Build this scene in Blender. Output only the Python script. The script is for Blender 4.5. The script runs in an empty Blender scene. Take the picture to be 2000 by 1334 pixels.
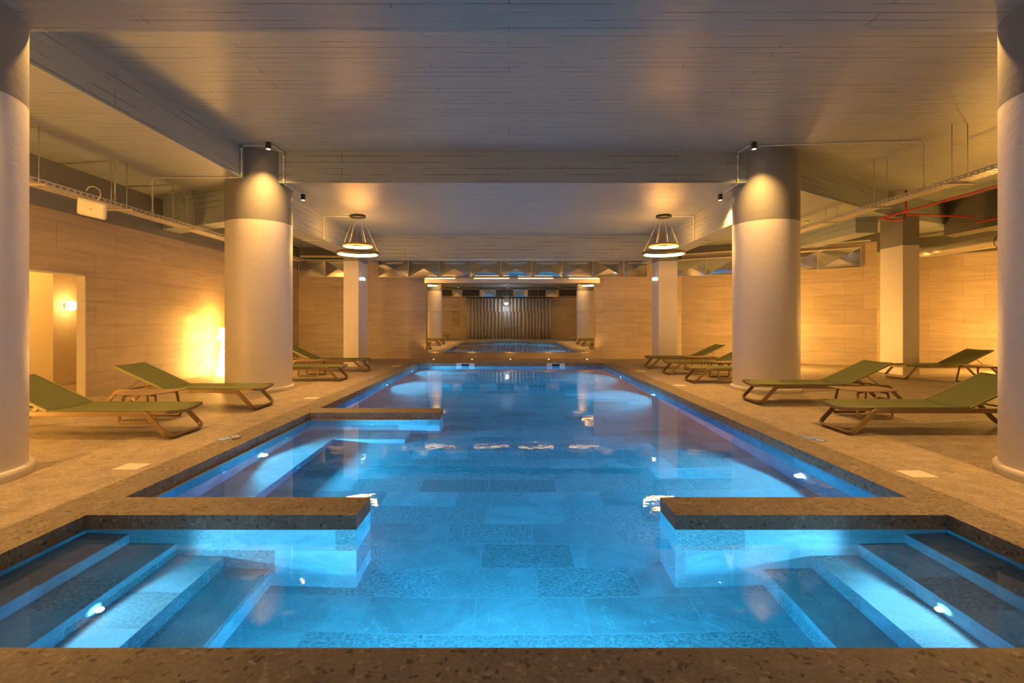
import bpy, math, random
from mathutils import Vector, Matrix
random.seed(7)
S = bpy.context.scene
COL = S.collection
PI = math.pi
# ------------------------------------------------------------------ camera
F, CX, HY, H = 1000.0, 994.0, 628.0, 1.3          # focal length / vanishing point in px of the 2000 px frame
cam = bpy.data.objects.new('camera', bpy.data.cameras.new('camera'))
COL.objects.link(cam)
cam.location = (0, 0, H)
cam.rotation_euler = (PI / 2, 0, 0)
cam.data.sensor_width = 36.0
cam.data.lens = 36.0 * F / 2000.0
cam.data.shift_x = (1000 - CX) / 2000.0
cam.data.shift_y = -(667 - HY) / 2000.0
cam.data.clip_start = 0.05
S.camera = cam
# ------------------------------------------------------------------ world / view
w = bpy.data.worlds.new('world'); S.world = w; w.use_nodes = True
w.node_tree.nodes['Background'].inputs[0].default_value = (0.02, 0.02, 0.025, 1)
w.node_tree.nodes['Background'].inputs[1].default_value = 1.0
S.view_settings.view_transform = 'Standard'
S.view_settings.look = 'None'
S.view_settings.exposure = 0.55
S.view_settings.gamma = 1.0
S.view_settings.use_curve_mapping = False
cy = S.cycles
cy.max_bounces = 9; cy.diffuse_bounces = 5; cy.glossy_bounces = 5; cy.transmission_bounces = 6
cy.sample_clamp_indirect = 3.0; cy.sample_clamp_direct = 0.0
cy.use_denoising = True
cy.blur_glossy = 0.5
# ------------------------------------------------------------------ light levels
WARM = (1.0, 0.46, 0.07)
SPOTC = (1.0, 0.51, 0.13)
POOLC = (0.06, 0.50, 1.0)
POOLW = (0.36, 0.72, 1.0)
E_SPOT = 300.0
E_LAMP = 70.0
E_POOL = 450.0
E_STEP = 55.0
E_FLOOR = 110.0
E_NEAR = 135.0
E_RING = 22.0
# ------------------------------------------------------------------ materials
def nodes(m):
    m.use_nodes = True
    nt = m.node_tree
    return nt, nt.nodes, nt.links, nt.nodes['Principled BSDF']
MATS = {}
def plain(name, col, rough=0.5, metal=0.0, bump=0.0, bscale=40.0, spec=0.5):
    m = bpy.data.materials.new(name); nt, N, L, b = nodes(m)
    b.inputs['Roughness'].default_value = rough; b.inputs['Metallic'].default_value = metal
    b.inputs['Specular IOR Level'].default_value = spec
    tc = N.new('ShaderNodeTexCoord'); nz = N.new('ShaderNodeTexNoise')
    nz.inputs['Scale'].default_value = bscale; nz.inputs['Detail'].default_value = 4
    L.new(tc.outputs['Object'], nz.inputs['Vector'])
    mx = N.new('ShaderNodeMix'); mx.data_type = 'RGBA'
    mx.inputs[6].default_value = tuple(c * 0.92 for c in col) + (1,)
    mx.inputs[7].default_value = tuple(min(1, c * 1.06) for c in col) + (1,)
    L.new(nz.outputs['Fac'], mx.inputs[0]); L.new(mx.outputs[2], b.inputs['Base Color'])
    if bump:
        bp = N.new('ShaderNodeBump'); bp.inputs['Strength'].default_value = bump; bp.inputs['Distance'].default_value = 0.01
        L.new(nz.outputs['Fac'], bp.inputs['Height']); L.new(bp.outputs[0], b.inputs['Normal'])
    MATS[name] = m
    return m
def emit(name, col, strength):
    m = bpy.data.materials.new(name); nt, N, L, b = nodes(m)
    b.inputs['Base Color'].default_value = (0.8, 0.8, 0.8, 1)
    b.inputs['Emission Color'].default_value = tuple(col) + (1,)
    b.inputs['Emission Strength'].default_value = strength
    MATS[name] = m
    return m
def uvnodes(N, L):
    """surface coordinates: along / up on walls, x / y on floors"""
    g = N.new('ShaderNodeNewGeometry')
    sn = N.new('ShaderNodeSeparateXYZ'); sp = N.new('ShaderNodeSeparateXYZ')
    L.new(g.outputs['True Normal'], sn.inputs[0]); L.new(g.outputs['Position'], sp.inputs[0])
    def mt(op, a, b=None, bv=None):
        n = N.new('ShaderNodeMath'); n.operation = op; L.new(a, n.inputs[0])
        if b is not None: L.new(b, n.inputs[1])
        elif bv is not None: n.inputs[1].default_value = bv
        return n.outputs[0]
    u = mt('SUBTRACT', mt('MULTIPLY', sp.outputs[0], sn.outputs[1]), mt('MULTIPLY', sp.outputs[1], sn.outputs[0]))
    h = mt('GREATER_THAN', mt('ABSOLUTE', sn.outputs[2]), bv=0.7)
    c1 = N.new('ShaderNodeCombineXYZ'); L.new(u, c1.inputs[0]); L.new(sp.outputs[2], c1.inputs[1])
    c2 = N.new('ShaderNodeCombineXYZ'); L.new(sp.outputs[0], c2.inputs[0]); L.new(sp.outputs[1], c2.inputs[1])
    mx = N.new('ShaderNodeMix'); mx.data_type = 'VECTOR'
    L.new(h, mx.inputs[0]); L.new(c1.outputs[0], mx.inputs[4]); L.new(c2.outputs[0], mx.inputs[5])
    return mx.outputs[1], g.outputs['Position']
def addv(N, L, v, off):
    n = N.new('ShaderNodeVectorMath'); n.operation = 'ADD'; L.new(v, n.inputs[0]); n.inputs[1].default_value = off
    return n.outputs[0]
def mulv(N, L, v, s):
    n = N.new('ShaderNodeVectorMath'); n.operation = 'MULTIPLY'; L.new(v, n.inputs[0]); n.inputs[1].default_value = s
    return n.outputs[0]
def mixc(N, L, fac, a, b, mode='MIX'):
    n = N.new('ShaderNodeMix'); n.data_type = 'RGBA'; n.blend_type = mode
    if isinstance(fac, float): n.inputs[0].default_value = fac
    else: L.new(fac, n.inputs[0])
    for i, x in ((6, a), (7, b)):
        if isinstance(x, tuple): n.inputs[i].default_value = x + (1,)
        else: L.new(x, n.inputs[i])
    return n.outputs[2]
def ramp(N, L, v, pts):
    r = N.new('ShaderNodeValToRGB'); L.new(v, r.inputs[0])
    e = r.color_ramp.elements
    while len(e) < len(pts): e.new(0.5)
    for i, (p, c) in enumerate(pts):
        e[i].position = p; e[i].color = (c if isinstance(c, tuple) else (c, c, c)) + (1,)
    return r.outputs[0]
def noise(N, L, v, scale, detail=4, rough=0.55, dist=0.0):
    n = N.new('ShaderNodeTexNoise'); n.inputs['Scale'].default_value = scale; n.inputs['Detail'].default_value = detail
    n.inputs['Roughness'].default_value = rough; n.inputs['Distortion'].default_value = dist
    L.new(v, n.inputs['Vector']); return n.outputs['Fac']
def brick(N, L, v, bw, rh, mortar, c1, c2, cm, bias=0.0, offset=0.5, freq=2):
    n = N.new('ShaderNodeTexBrick'); L.new(v, n.inputs['Vector'])
    n.inputs['Scale'].default_value = 1.0; n.inputs['Brick Width'].default_value = bw; n.inputs['Row Height'].default_value = rh
    n.inputs['Mortar Size'].default_value = mortar; n.inputs['Mortar Smooth'].default_value = 0.1; n.inputs['Bias'].default_value = bias
    n.offset = offset; n.offset_frequency = freq
    n.inputs['Color1'].default_value = c1 + (1,); n.inputs['Color2'].default_value = c2 + (1,); n.inputs['Mortar'].default_value = cm + (1,)
    return n.outputs['Color'], n.outputs['Fac']
def bump(N, L, b, h, strength, dist=0.01):
    bp = N.new('ShaderNodeBump'); bp.inputs['Strength'].default_value = strength; bp.inputs['Distance'].default_value = dist
    L.new(h, bp.inputs['Height']); L.new(bp.outputs[0], b.inputs['Normal'])
def math2(N, L, op, a, b):
    n = N.new('ShaderNodeMath'); n.operation = op
    for i, x in ((0, a), (1, b)):
        if isinstance(x, (int, float)): n.inputs[i].default_value = x
        else: L.new(x, n.inputs[i])
    return n.outputs[0]
def pool_tile(name):
    m = bpy.data.materials.new(name); nt, N, L, b = nodes(m)
    v, p = uvnodes(N, L)
    v2 = addv(N, L, v, (0.21, 0.10, 0))
    c, f = brick(N, L, v2, 0.69, 0.345, 0.005, (0.0, 0.0, 0.0), (1.0, 1.0, 1.0), (0.5, 0.5, 0.5), offset=0.42)
    rnd = N.new('ShaderNodeSeparateColor'); L.new(c, rnd.inputs[0])
    nf = noise(N, L, mulv(N, L, v, (1, 1.6, 1)), 38, 6, 0.72, 0.6)
    # rough riven tiles and smooth honed tiles alternate
    big = noise(N, L, v, 2.2, 5, 0.65, 1.2)
    riv = ramp(N, L, nf, [(0.36, (0.10, 0.125, 0.135)), (0.64, (0.36, 0.395, 0.40))])
    hon = ramp(N, L, big, [(0.3, (0.19, 0.22, 0.235)), (0.7, (0.33, 0.365, 0.375))])
    sel = ramp(N, L, rnd.outputs[0], [(0.40, 0.0), (0.50, 1.0)])
    fine = ramp(N, L, noise(N, L, v, 70, 5, 0.7), [(0.3, 0.80), (0.7, 1.12)])
    hon = mixc(N, L, 1.0, hon, fine, 'MULTIPLY')
    base = mixc(N, L, sel, riv, hon)
    dark = ramp(N, L, rnd.outputs[0], [(0.0, 0.60), (0.3, 1.0), (0.6, 0.74), (1.0, 1.12)])
    base = mixc(N, L, 1.0, base, dark, 'MULTIPLY')
    vein = noise(N, L, v, 1.7, 8, 0.5, 2.5)
    vm = ramp(N, L, vein, [(0.4965, 0.0), (0.5, 0.22), (0.5035, 0.0)])
    base = mixc(N, L, vm, base, (0.75, 0.78, 0.8))
    base = mixc(N, L, f, base, (0.24, 0.27, 0.28))
    L.new(base, b.inputs['Base Color']); b.inputs['Roughness'].default_value = 0.6
    b.inputs['Specular IOR Level'].default_value = 0.15
    bump(N, L, b, math2(N, L, 'MULTIPLY', nf, math2(N, L, 'SUBTRACT', 1.0, math2(N, L, 'MULTIPLY', sel, 0.85))), 0.7, 0.012)
    MATS[name] = m
    return m
def deck_stone(name, tint=1.0, bw=1.2, rh=0.6, off=(0, 0, 0), chips=1.0):
    m = bpy.data.materials.new(name); nt, N, L, b = nodes(m)
    v, p = uvnodes(N, L)
    c, f = brick(N, L, addv(N, L, v, off), bw, rh, 0.0022, (0.0, 0.0, 0.0), (1, 1, 1), (0.5, 0.5, 0.5), offset=0.5)
    def K(r, g, bl): return (r * tint, g * tint, bl * tint)
    n1 = noise(N, L, p, 5.0, 8, 0.7, 0.5)
    base = ramp(N, L, n1, [(0.3, K(0.25, 0.205, 0.155)), (0.7, K(0.41, 0.345, 0.265))])
    n2 = noise(N, L, p, 45.0, 5, 0.7)
    base = mixc(N, L, 0.55, base, ramp(N, L, n2, [(0.35, 0.35), (0.65, 0.72)]), 'OVERLAY')
    vo = N.new('ShaderNodeTexVoronoi'); vo.inputs['Scale'].default_value = 33
    pp = N.new('ShaderNodeVectorMath'); pp.operation = 'ADD'; L.new(p, pp.inputs[0])
    nn = N.new('ShaderNodeTexNoise'); nn.inputs['Scale'].default_value = 14; L.new(p, nn.inputs['Vector'])
    L.new(mulv(N, L, nn.outputs['Color'], (0.09, 0.09, 0.09)), pp.inputs[1]); L.new(pp.outputs[0], vo.inputs['Vector'])
    sc = N.new('ShaderNodeSeparateColor'); L.new(vo.outputs['Color'], sc.inputs[0])
    inside = math2(N, L, 'LESS_THAN', vo.outputs['Distance'], 0.42)
    dk = math2(N, L, 'MULTIPLY', math2(N, L, 'MULTIPLY', math2(N, L, 'GREATER_THAN', sc.outputs[0], 0.78), inside), 0.62 * chips)
    lt = math2(N, L, 'MULTIPLY', math2(N, L, 'MULTIPLY', math2(N, L, 'GREATER_THAN', sc.outputs[1], 0.84), inside), 0.45 * chips)
    base = mixc(N, L, dk, base, K(0.10, 0.085, 0.075))
    base = mixc(N, L, lt, base, K(0.62, 0.55, 0.47))
    tint2 = ramp(N, L, c, [(0.0, 0.94), (1.0, 1.05)])
    base = mixc(N, L, 1.0, base, tint2, 'MULTIPLY')
    base = mixc(N, L, math2(N, L, 'MULTIPLY', f, 0.6), base, K(0.5, 0.44, 0.37))
    L.new(base, b.inputs['Base Color']); b.inputs['Roughness'].default_value = 0.62
    b.inputs['Specular IOR Level'].default_value = 0.3
    bump(N, L, b, n2, 0.12, 0.004)
    MATS[name] = m
    return m
def wall_stone(name):
    m = bpy.data.materials.new(name); nt, N, L, b = nodes(m)
    v, p = uvnodes(N, L)
    c, f = brick(N, L, addv(N, L, v, (0.3, 0.02, 0)), 1.25, 0.42, 0.003, (0.0, 0.0, 0.0), (1, 1, 1), (0.4, 0.4, 0.4), offset=0.37)
    n1 = noise(N, L, mulv(N, L, v, (0.5, 4.5, 1)), 2.2, 8, 0.65, 0.4)
    base = ramp(N, L, n1, [(0.3, (0.44, 0.35, 0.26)), (0.7, (0.60, 0.49, 0.375))])
    t = ramp(N, L, c, [(0.0, 0.90), (1.0, 1.08)])
    base = mixc(N, L, 1.0, base, t, 'MULTIPLY')
    base = mixc(N, L, f, base, (0.26, 0.19, 0.13))
    L.new(base, b.inputs['Base Color']); b.inputs['Roughness'].default_value = 0.38
    b.inputs['Specular IOR Level'].default_value = 0.4
    MATS[name] = m
    return m
def board_concrete(name, col=(0.33, 0.375, 0.40), gloss=0.36):
    m = bpy.data.materials.new(name); nt, N, L, b = nodes(m)
    v, p = uvnodes(N, L)
    c, f = brick(N, L, v, 3.1, 0.115, 0.0045, (0.0, 0.0, 0.0), (1, 1, 1), (0.5, 0.5, 0.5), offset=0.31, freq=3)
    msk = ramp(N, L, noise(N, L, mulv(N, L, v, (0.5, 3, 1)), 1.5, 3), [(0.47, 0.0), (0.56, 1.0)])
    crack = math2(N, L, 'MULTIPLY', f, msk)
    n1 = noise(N, L, mulv(N, L, v, (0.35, 5, 1)), 3.0, 7, 0.6)
    base = ramp(N, L, n1, [(0.3, tuple(x * 0.9 for x in col)), (0.7, tuple(x * 1.1 for x in col))])
    base = mixc(N, L, crack, base, tuple(x * 0.25 for x in col))
    L.new(base, b.inputs['Base Color'])
    b.inputs['Roughness'].default_value = gloss; b.inputs['Specular IOR Level'].default_value = 0.5
    n2 = noise(N, L, mulv(N, L, v, (0.6, 6, 1)), 9.0, 6, 0.7)
    hgt = math2(N, L, 'SUBTRACT', math2(N, L, 'ADD', math2(N, L, 'MULTIPLY', n2, 0.45), math2(N, L, 'MULTIPLY', c, 0.10)), math2(N, L, 'MULTIPLY', crack, 0.8))
    bump(N, L, b, hgt, 0.8, 0.010)
    MATS[name] = m
    return m
def plaster(name, col, bs=0.25, rough=0.5):
    m = bpy.data.materials.new(name); nt, N, L, b = nodes(m)
    tc = N.new('ShaderNodeTexCoord')
    n1 = noise(N, L, mulv(N, L, tc.outputs['Object'], (1, 1, 2.0)), 7.0, 8, 0.65)
    base = ramp(N, L, n1, [(0.3, tuple(x * 0.96 for x in col)), (0.7, tuple(min(1, x * 1.03) for x in col))])
    L.new(base, b.inputs['Base Color']); b.inputs['Roughness'].default_value = rough
    bump(N, L, b, n1, bs, 0.015)
    MATS[name] = m
    return m
def water(name):
    m = bpy.data.materials.new(name); nt, N, L, b = nodes(m)
    out = N['Material Output']; N.remove(b)
    re = N.new('ShaderNodeBsdfRefraction'); re.inputs['IOR'].default_value = 1.33; re.inputs['Roughness'].default_value = 0.0
    re.inputs['Color'].default_value = (0.93, 0.98, 1.0, 1)
    gl = N.new('ShaderNodeBsdfGlossy'); gl.inputs['Roughness'].default_value = 0.025; gl.inputs['Color'].default_value = (1, 1, 1, 1)
    fr = N.new('ShaderNodeFresnel'); fr.inputs['IOR'].default_value = 1.33
    mx = N.new('ShaderNodeMixShader')
    g = N.new('ShaderNodeNewGeometry')
    n1 = noise(N, L, mulv(N, L, g.outputs['Position'], (1, 1, 1)), 3.0, 3, 0.5)
    n2 = noise(N, L, mulv(N, L, g.outputs['Position'], (1, 1, 1)), 14.0, 2, 0.5)
    hh = math2(N, L, 'ADD', n1, math2(N, L, 'MULTIPLY', n2, 0.15))
    bp = N.new('ShaderNodeBump'); bp.inputs['Strength'].default_value = 0.07; bp.inputs['Distance'].default_value = 0.02
    L.new(hh, bp.inputs['Height'])
    for n in (re, gl, fr): L.new(bp.outputs[0], n.inputs['Normal'])
    L.new(fr.outputs[0], mx.inputs[0]); L.new(re.outputs[0], mx.inputs[1]); L.new(gl.outputs[0], mx.inputs[2])
    L.new(mx.outputs[0], out.inputs['Surface'])
    va = N.new('ShaderNodeVolumeAbsorption'); va.inputs['Color'].default_value = (0.0, 0.86, 1.0, 1); va.inputs['Density'].default_value = 0.80
    L.new(va.outputs[0], out.inputs['Volume'])
    MATS[name] = m
    return m
pool_tile('pool_tile')
deck_stone('deck', 1.05, chips=0.6)
deck_stone('coping', 0.68, bw=1.15, rh=2.0, off=(0.35, 0.9, 0), chips=1.2)
wall_stone('wall_stone')
board_concrete('ceiling')
plaster('grey_paint', (0.24, 0.24, 0.235), 0.3, 0.4)
plaster('dark_paint', (0.13, 0.125, 0.115), 0.1, 0.5)
plaster('white_plaster', (0.74, 0.70, 0.67), 0.22, 0.42)
plaster('hall_plaster', (0.78, 0.72, 0.66), 0.05, 0.6)
water('water')
plain('bronze', (0.27, 0.185, 0.09), 0.38, 0.35, 0.05, 60)
plain('sling', (0.150, 0.172, 0.058), 0.75, 0, 0.4, 260)
plain('sling_edge', (0.30, 0.29, 0.11), 0.6, 0, 0.2, 200)
plain('table_top', (0.33, 0.23, 0.155), 0.45, 0, 0.05, 60)
plain('white_plastic', (0.80, 0.79, 0.76), 0.35)
plain('green_joint', (0.25, 0.62, 0.05), 0.4)
plain('black_metal', (0.018, 0.018, 0.02), 0.35)
plain('galvanised', (0.62, 0.60, 0.56), 0.35, 0.75)
plain('tray_metal', (0.72, 0.68, 0.62), 0.4, 0.5)
plain('red_paint', (0.55, 0.035, 0.02), 0.3)
plain('chrome', (0.86, 0.84, 0.83), 0.14, 1.0)
plain('soft_chrome', (0.80, 0.78, 0.76), 0.30, 1.0)
plain('mirror', (0.80, 0.80, 0.78), 0.008, 1.0, 0, 1.0)
plain('slot_dark', (0.02, 0.02, 0.025), 0.6)
plain('grille', (0.05, 0.055, 0.065), 0.6)
plain('marker_blue', (0.02, 0.20, 0.85), 0.4)
plain('marker_white', (0.8, 0.8, 0.8), 0.4)
plain('lid', (0.80, 0.72, 0.62), 0.5)
plain('curtain', (0.55, 0.53, 0.52), 0.8, 0, 0.1, 30)
plain('trim_tan', (0.45, 0.33, 0.2), 0.4)
plain('notice', (0.16, 0.13, 0.10), 0.6)
plain('cord', (0.08, 0.05, 0.03), 0.5)
plain('wire', (0.75, 0.70, 0.62), 0.4)
emit('ring_glow', (1.0, 0.42, 0.07), 55.0)
emit('spot_glow', (1.0, 0.60, 0.22), 30.0)
emit('lamp_glow', (1.0, 0.52, 0.12), 30.0)
emit('globe_glow', (1.0, 0.62, 0.2), 9.0)
emit('pool_glow', (0.55, 0.82, 1.0), 18.0)
emit('step_glow', (0.62, 0.82, 1.0), 0.8)
emit('led_glow', (1.0, 0.62, 0.22), 5.0)
emit('floor_glow', (1.0, 0.72, 0.34), 14.0)
emit('white_glow', (0.85, 0.95, 1.0), 14.0)
# ------------------------------------------------------------------ mesh builder
class MB:
    def __init__(s): s.v = []; s.f = []; s.m = []; s.mats = []; s.sm = []
    def mi(s, mat):
        if mat not in s.mats: s.mats.append(mat)
        return s.mats.index(mat)
    def add(s, vs, fs, mat, smooth=False):
        o = len(s.v); k = s.mi(mat)
        s.v += [tuple(x) for x in vs]
        for f in fs: s.f.append([i + o for i in f]); s.m.append(k); s.sm.append(smooth)
        return s
    def box(s, x0, x1, y0, y1, z0, z1, mat):
        vs = [(x, y, z) for z in (z0, z1) for y in (y0, y1) for x in (x0, x1)]
        return s.add(vs, [(0, 2, 3, 1), (4, 5, 7, 6), (0, 1, 5, 4), (2, 6, 7, 3), (0, 4, 6, 2), (1, 3, 7, 5)], mat)
    def prism(s, poly, z0, z1, mat):
        n = len(poly)
        if sum(poly[i][0] * poly[(i + 1) % n][1] - poly[(i + 1) % n][0] * poly[i][1] for i in range(n)) < 0: poly = poly[::-1]
        vs = [(x, y, z0) for x, y in poly] + [(x, y, z1) for x, y in poly]
        fs = [tuple(range(n))[::-1], tuple(range(n, 2 * n))] + [(i, (i + 1) % n, n + (i + 1) % n, n + i) for i in range(n)]
        return s.add(vs, fs, mat)
    def lathe(s, prof, mat, n=32, c=(0, 0, 0), cap=True, axis='z', a0=0.0):
        """prof: list of (r, z)"""
        vs = []; fs = []
        for r, z in prof:
            for i in range(n):
                a = 2 * PI * i / n + a0
                p = (r * math.cos(a), r * math.sin(a), z)
                if axis == 'x': p = (p[2], p[0], p[1])
                elif axis == 'y': p = (p[0], p[2], p[1])
                elif axis == '-y': p = (-p[0], -p[2], p[1])
                vs.append((p[0] + c[0], p[1] + c[1], p[2] + c[2]))
        for j in range(len(prof) - 1):
            for i in range(n):
                q = (j * n + i, j * n + (i + 1) % n, (j + 1) * n + (i + 1) % n, (j + 1) * n + i)
                fs.append(q if axis != 'y' else q[::-1])
        s.add(vs, fs, mat, True)
        if cap:
            o = len(s.v) - len(vs); k = s.mi(mat)
            a = [o + i for i in range(n)][::-1]; b = [o + (len(prof) - 1) * n + i for i in range(n)]
            if axis == 'y': a = a[::-1]; b = b[::-1]
            s.f += [a, b]; s.m += [k, k]; s.sm += [False, False]
        return s
    def sweep(s, pts, prof, mat, closed=False, up=(0, 0, 1), smooth=False):
        pts = [Vector(p) for p in pts]; n = len(pts); k = len(prof)
        T = []
        for i in range(n):
            a = pts[i - 1] if (i > 0 or closed) else pts[i]
            b = pts[(i + 1) % n] if (i < n - 1 or closed) else pts[i]
            T.append((b - a).normalized())
        u = Vector(up)
        if abs(u.dot(T[0])) > 0.95: u = Vector((1, 0, 0))
        U = (u - T[0] * u.dot(T[0])).normalized()
        vs = []
        for i in range(n):
            if i:
                U = (U - T[i] * U.dot(T[i]))
                U = U.normalized() if U.length > 1e-6 else Vector((1, 0, 0))
            W = T[i].cross(U)
            for a, b in prof: vs.append(pts[i] + U * a + W * b)
        fs = []
        for i in range(n if closed else n - 1):
            j = (i + 1) % n
            for q in range(k): fs.append((i * k + q, i * k + (q + 1) % k, j * k + (q + 1) % k, j * k + q))
        if not closed: fs += [tuple(range(k))[::-1], tuple((n - 1) * k + q for q in range(k))]
        return s.add(vs, fs, mat, smooth)
    def tube(s, pts, r, mat, n=8, closed=False):
        return s.sweep(pts, [(r * math.cos(2 * PI * i / n), r * math.sin(2 * PI * i / n)) for i in range(n)], mat, closed, smooth=True)
    def build(s, name, parent=None, bevel=0.0, loc=None):
        me = bpy.data.meshes.new(name); me.from_pydata(s.v, [], s.f); me.update()
        for m in s.mats: me.materials.append(MATS[m])
        me.polygons.foreach_set('material_index', s.m); me.polygons.foreach_set('use_smooth', s.sm)
        o = bpy.data.objects.new(name, me); COL.objects.link(o)
        if loc is not None: o.location = loc
        if parent: o.parent = parent
        if bevel:
            b = o.modifiers.new('bevel', 'BEVEL'); b.width = bevel; b.segments = 2; b.limit_method = 'ANGLE'
        return o
def rect(a, b, r=0.004):
    """rounded rectangle profile, a along up, b across"""
    return [(-a + r, -b), (-a, -b + r), (-a, b - r), (-a + r, b), (a - r, b), (a, b - r), (a, -b + r), (a - r, -b)][::-1]
def fillet(pts, r, n=5, closed=False):
    pts = [Vector(p) for p in pts]; out = []; N_ = len(pts)
    for i, p in enumerate(pts):
        if not closed and i in (0, N_ - 1): out.append(p); continue
        a = pts[i - 1]; b = pts[(i + 1) % N_]
        da = (a - p); db = (b - p); q = min(r, da.length * 0.45, db.length * 0.45)
        s_ = p + da.normalized() * q; e_ = p + db.normalized() * q
        for k in range(n + 1):
            t = k / n
            out.append(s_ * (1 - t) ** 2 + p * 2 * t * (1 - t) + e_ * t * t)
    return out
def tag(o, label, cat, group=None, kind=None):
    o['label'] = label; o['category'] = cat
    if group: o['group'] = group
    if kind: o['kind'] = kind
    return o
def struct(o): o['kind'] = 'structure'; return o
def empty(name, loc, label, cat, group=None, rz=0.0):
    o = bpy.data.objects.new(name, None); COL.objects.link(o); o.location = loc; o.rotation_euler = (0, 0, rz)
    o.empty_display_size = 0.1
    return tag(o, label, cat, group)
def dup(root, loc, rz, label, group=None):
    def cp(o, par):
        c = o.copy(); COL.objects.link(c)
        if par: c.parent = par
        for ch in o.children: cp(ch, c)
        return c
    r = cp(root, None); r.location = loc; r.rotation_euler = (0, 0, rz); r['label'] = label
    if group: r['group'] = group
    return r
def lamp(kind, name, parent, loc, energy, color, radius=0.03, rot=None, spot=1.6, blend=0.6):
    l = bpy.data.lights.new(name, kind); l.energy = energy; l.color = color
    if kind == 'AREA':
        l.shape = 'DISK'; l.size = radius * 2
    else: l.shadow_soft_size = radius
    if kind == 'SPOT': l.spot_size = spot; l.spot_blend = blend
    o = bpy.data.objects.new(name, l); COL.objects.link(o); o.location = loc
    if rot is not None: o.rotation_euler = rot
    if parent: o.parent = parent
    return o
def at(px, py, Y): return Vector(((px - CX) / F * Y, Y, H - (py - HY) / F * Y))
# ================================================================== ROOM SHELL
Z1, Z2 = 3.87, 4.44                 # low slab and raised slab
XL, XR, YB, YN, WZ = -2.84, 2.95, 16.05, 2.04, -0.10
PF = -0.96                          # pool floor
REAR = -2.8
XW = -7.3
# -- floor: deck all round the pool
m = MB()
m.prism([(XW, REAR), (18.2, REAR), (18.2, YN - .34), (XW, YN - .34)], -0.3, 0, 'deck')
m.prism([(XW, YN - .34), (XL - .34, YN - .34), (XL - .34, 19), (XW, 19)], -0.3, 0, 'deck')
m.prism([(XR + .34, YN - .34), (18.2, YN - .34), (18.2, 19), (XR + .34, 19)], -0.3, 0, 'deck')
m.prism([(XL - .34, YB + .34), (XR + .34, YB + .34), (XR + .34, 19), (XL - .34, 19)], -0.3, 0, 'deck')
m.prism([(-12.5, 5), (XW, 5), (XW, 13), (-12.5, 13)], -0.3, 0, 'deck')
struct(m.build('floor'))
# -- coping stones round the pool (same level, darker stone)
m = MB(); e = 0.012
def cop(x0, x1, y0, y1): m.box(x0, x1, y0, y1, -0.092, 0.0, 'coping')
cop(XL - .34, XR + .34, YN - .34, YN)
cop(XL - .34, XL, YN, YB); cop(XR, XR + .34, YN, YB)
cop(XL - .34, XR + .34, YB, YB + .34)
tag(m.build('pool_coping'), 'dark speckled stone edging that frames the whole swimming pool', 'pool edge', kind='structure')
# -- dividers standing in the pool
def divider(x0, x1, y0, y1, label):
    t = empty('pool_divider', ((x0 + x1) / 2, (y0 + y1) / 2, PF), label, 'pool wall', 'low stone walls reaching into the pool')
    mm = MB(); mm.box(x0, x1, y0, y1, PF, -0.092, 'pool_tile'); c = mm.build('tiled_wall', None)
    m2 = MB(); m2.box(x0, x1, y0, y1, -0.092, 0.0, 'coping'); d = m2.build('coping_slab', None)
    for o in (c, d):
        o.parent = t; o.matrix_parent_inverse = Matrix.Translation(-Vector(t.location))
divider(XL, -1.025, 3.44, 3.79, 'near left low pool wall with dark stone top, beside the front left steps')
divider(1.118, XR, 3.44, 3.79, 'near right low pool wall with dark stone top, beside the front right steps')
divider(XL, -0.99, 7.30, 7.69, 'far low pool wall with dark stone top behind the spa bench')
# -- pool basin
m = MB()
m.box(XL - .2, XR + .2, YN - .2, YB + .2, PF - .2, PF, 'pool_tile')
m.box(XL - .2, XL, YN - .2, YB + .2, PF, -0.092, 'pool_tile'); m.box(XR, XR + .2, YN - .2, YB + .2, PF, -0.092, 'pool_tile')
m.box(XL, XR, YN - .2, YN, PF, -0.092, 'pool_tile'); m.box(XL, XR, YB, YB + .2, PF, -0.092, 'pool_tile')
tag(m.build('pool_basin'), 'swimming pool shell lined with mottled grey blue slate tiles', 'pool', kind='structure')
# tan ledge under the coping in the spa alcove
m = MB(); m.box(XL, XL + .03, 3.79, 7.30, -0.125, -0.092, 'trim_tan'); m.box(XL + .03, -1.38, 7.27, 7.30, -0.125, -0.092, 'trim_tan')
struct(m.build('trim_1'))
# -- water surface
m = MB()
nx, ny = 2, 2
m.box(XL - .02, XR + .02, YN - .02, YB + .02, PF - .02, WZ, 'water')
tag(m.build('pool_water'), 'still clear blue lit water filling the swimming pool', 'water', kind='stuff')
# -- steps
def steps(sgn, xw, edges, label):
    t = empty('pool_steps', (xw, YN, PF), label, 'pool steps', 'two flights of pool steps in front')
    zs = [-0.186, -0.36, -0.55, -0.735]
    prev = xw
    for k, (ex, z) in enumerate(zip(edges, zs)):
        mm = MB(); a, b = sorted((prev, ex)); mm.box(a, b, YN, 3.44, PF, z, 'pool_tile'); prev = ex
        o = mm.build('step', None, bevel=0.004); o.parent = t; o.matrix_parent_inverse = Matrix.Translation(-Vector(t.location))
    return t
stL = steps(-1, XL, [-2.55, -2.235, -1.916, -1.60], 'tiled steps going down into the pool at front left')
stR = steps(1, XR, [2.66, 2.346, 2.03, 1.706], 'tiled steps going down into the pool at front right')
# spa bench, L shaped
m = MB(); m.prism([(XL, 3.79), (-2.33, 3.79), (-2.33, 6.78), (-1.38, 6.78), (-1.38, 7.30), (XL, 7.30)], PF, -0.76, 'pool_tile')
tag(m.build('spa_bench', bevel=0.004), 'submerged L-shaped tiled bench along the left pool wall', 'bench')
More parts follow.
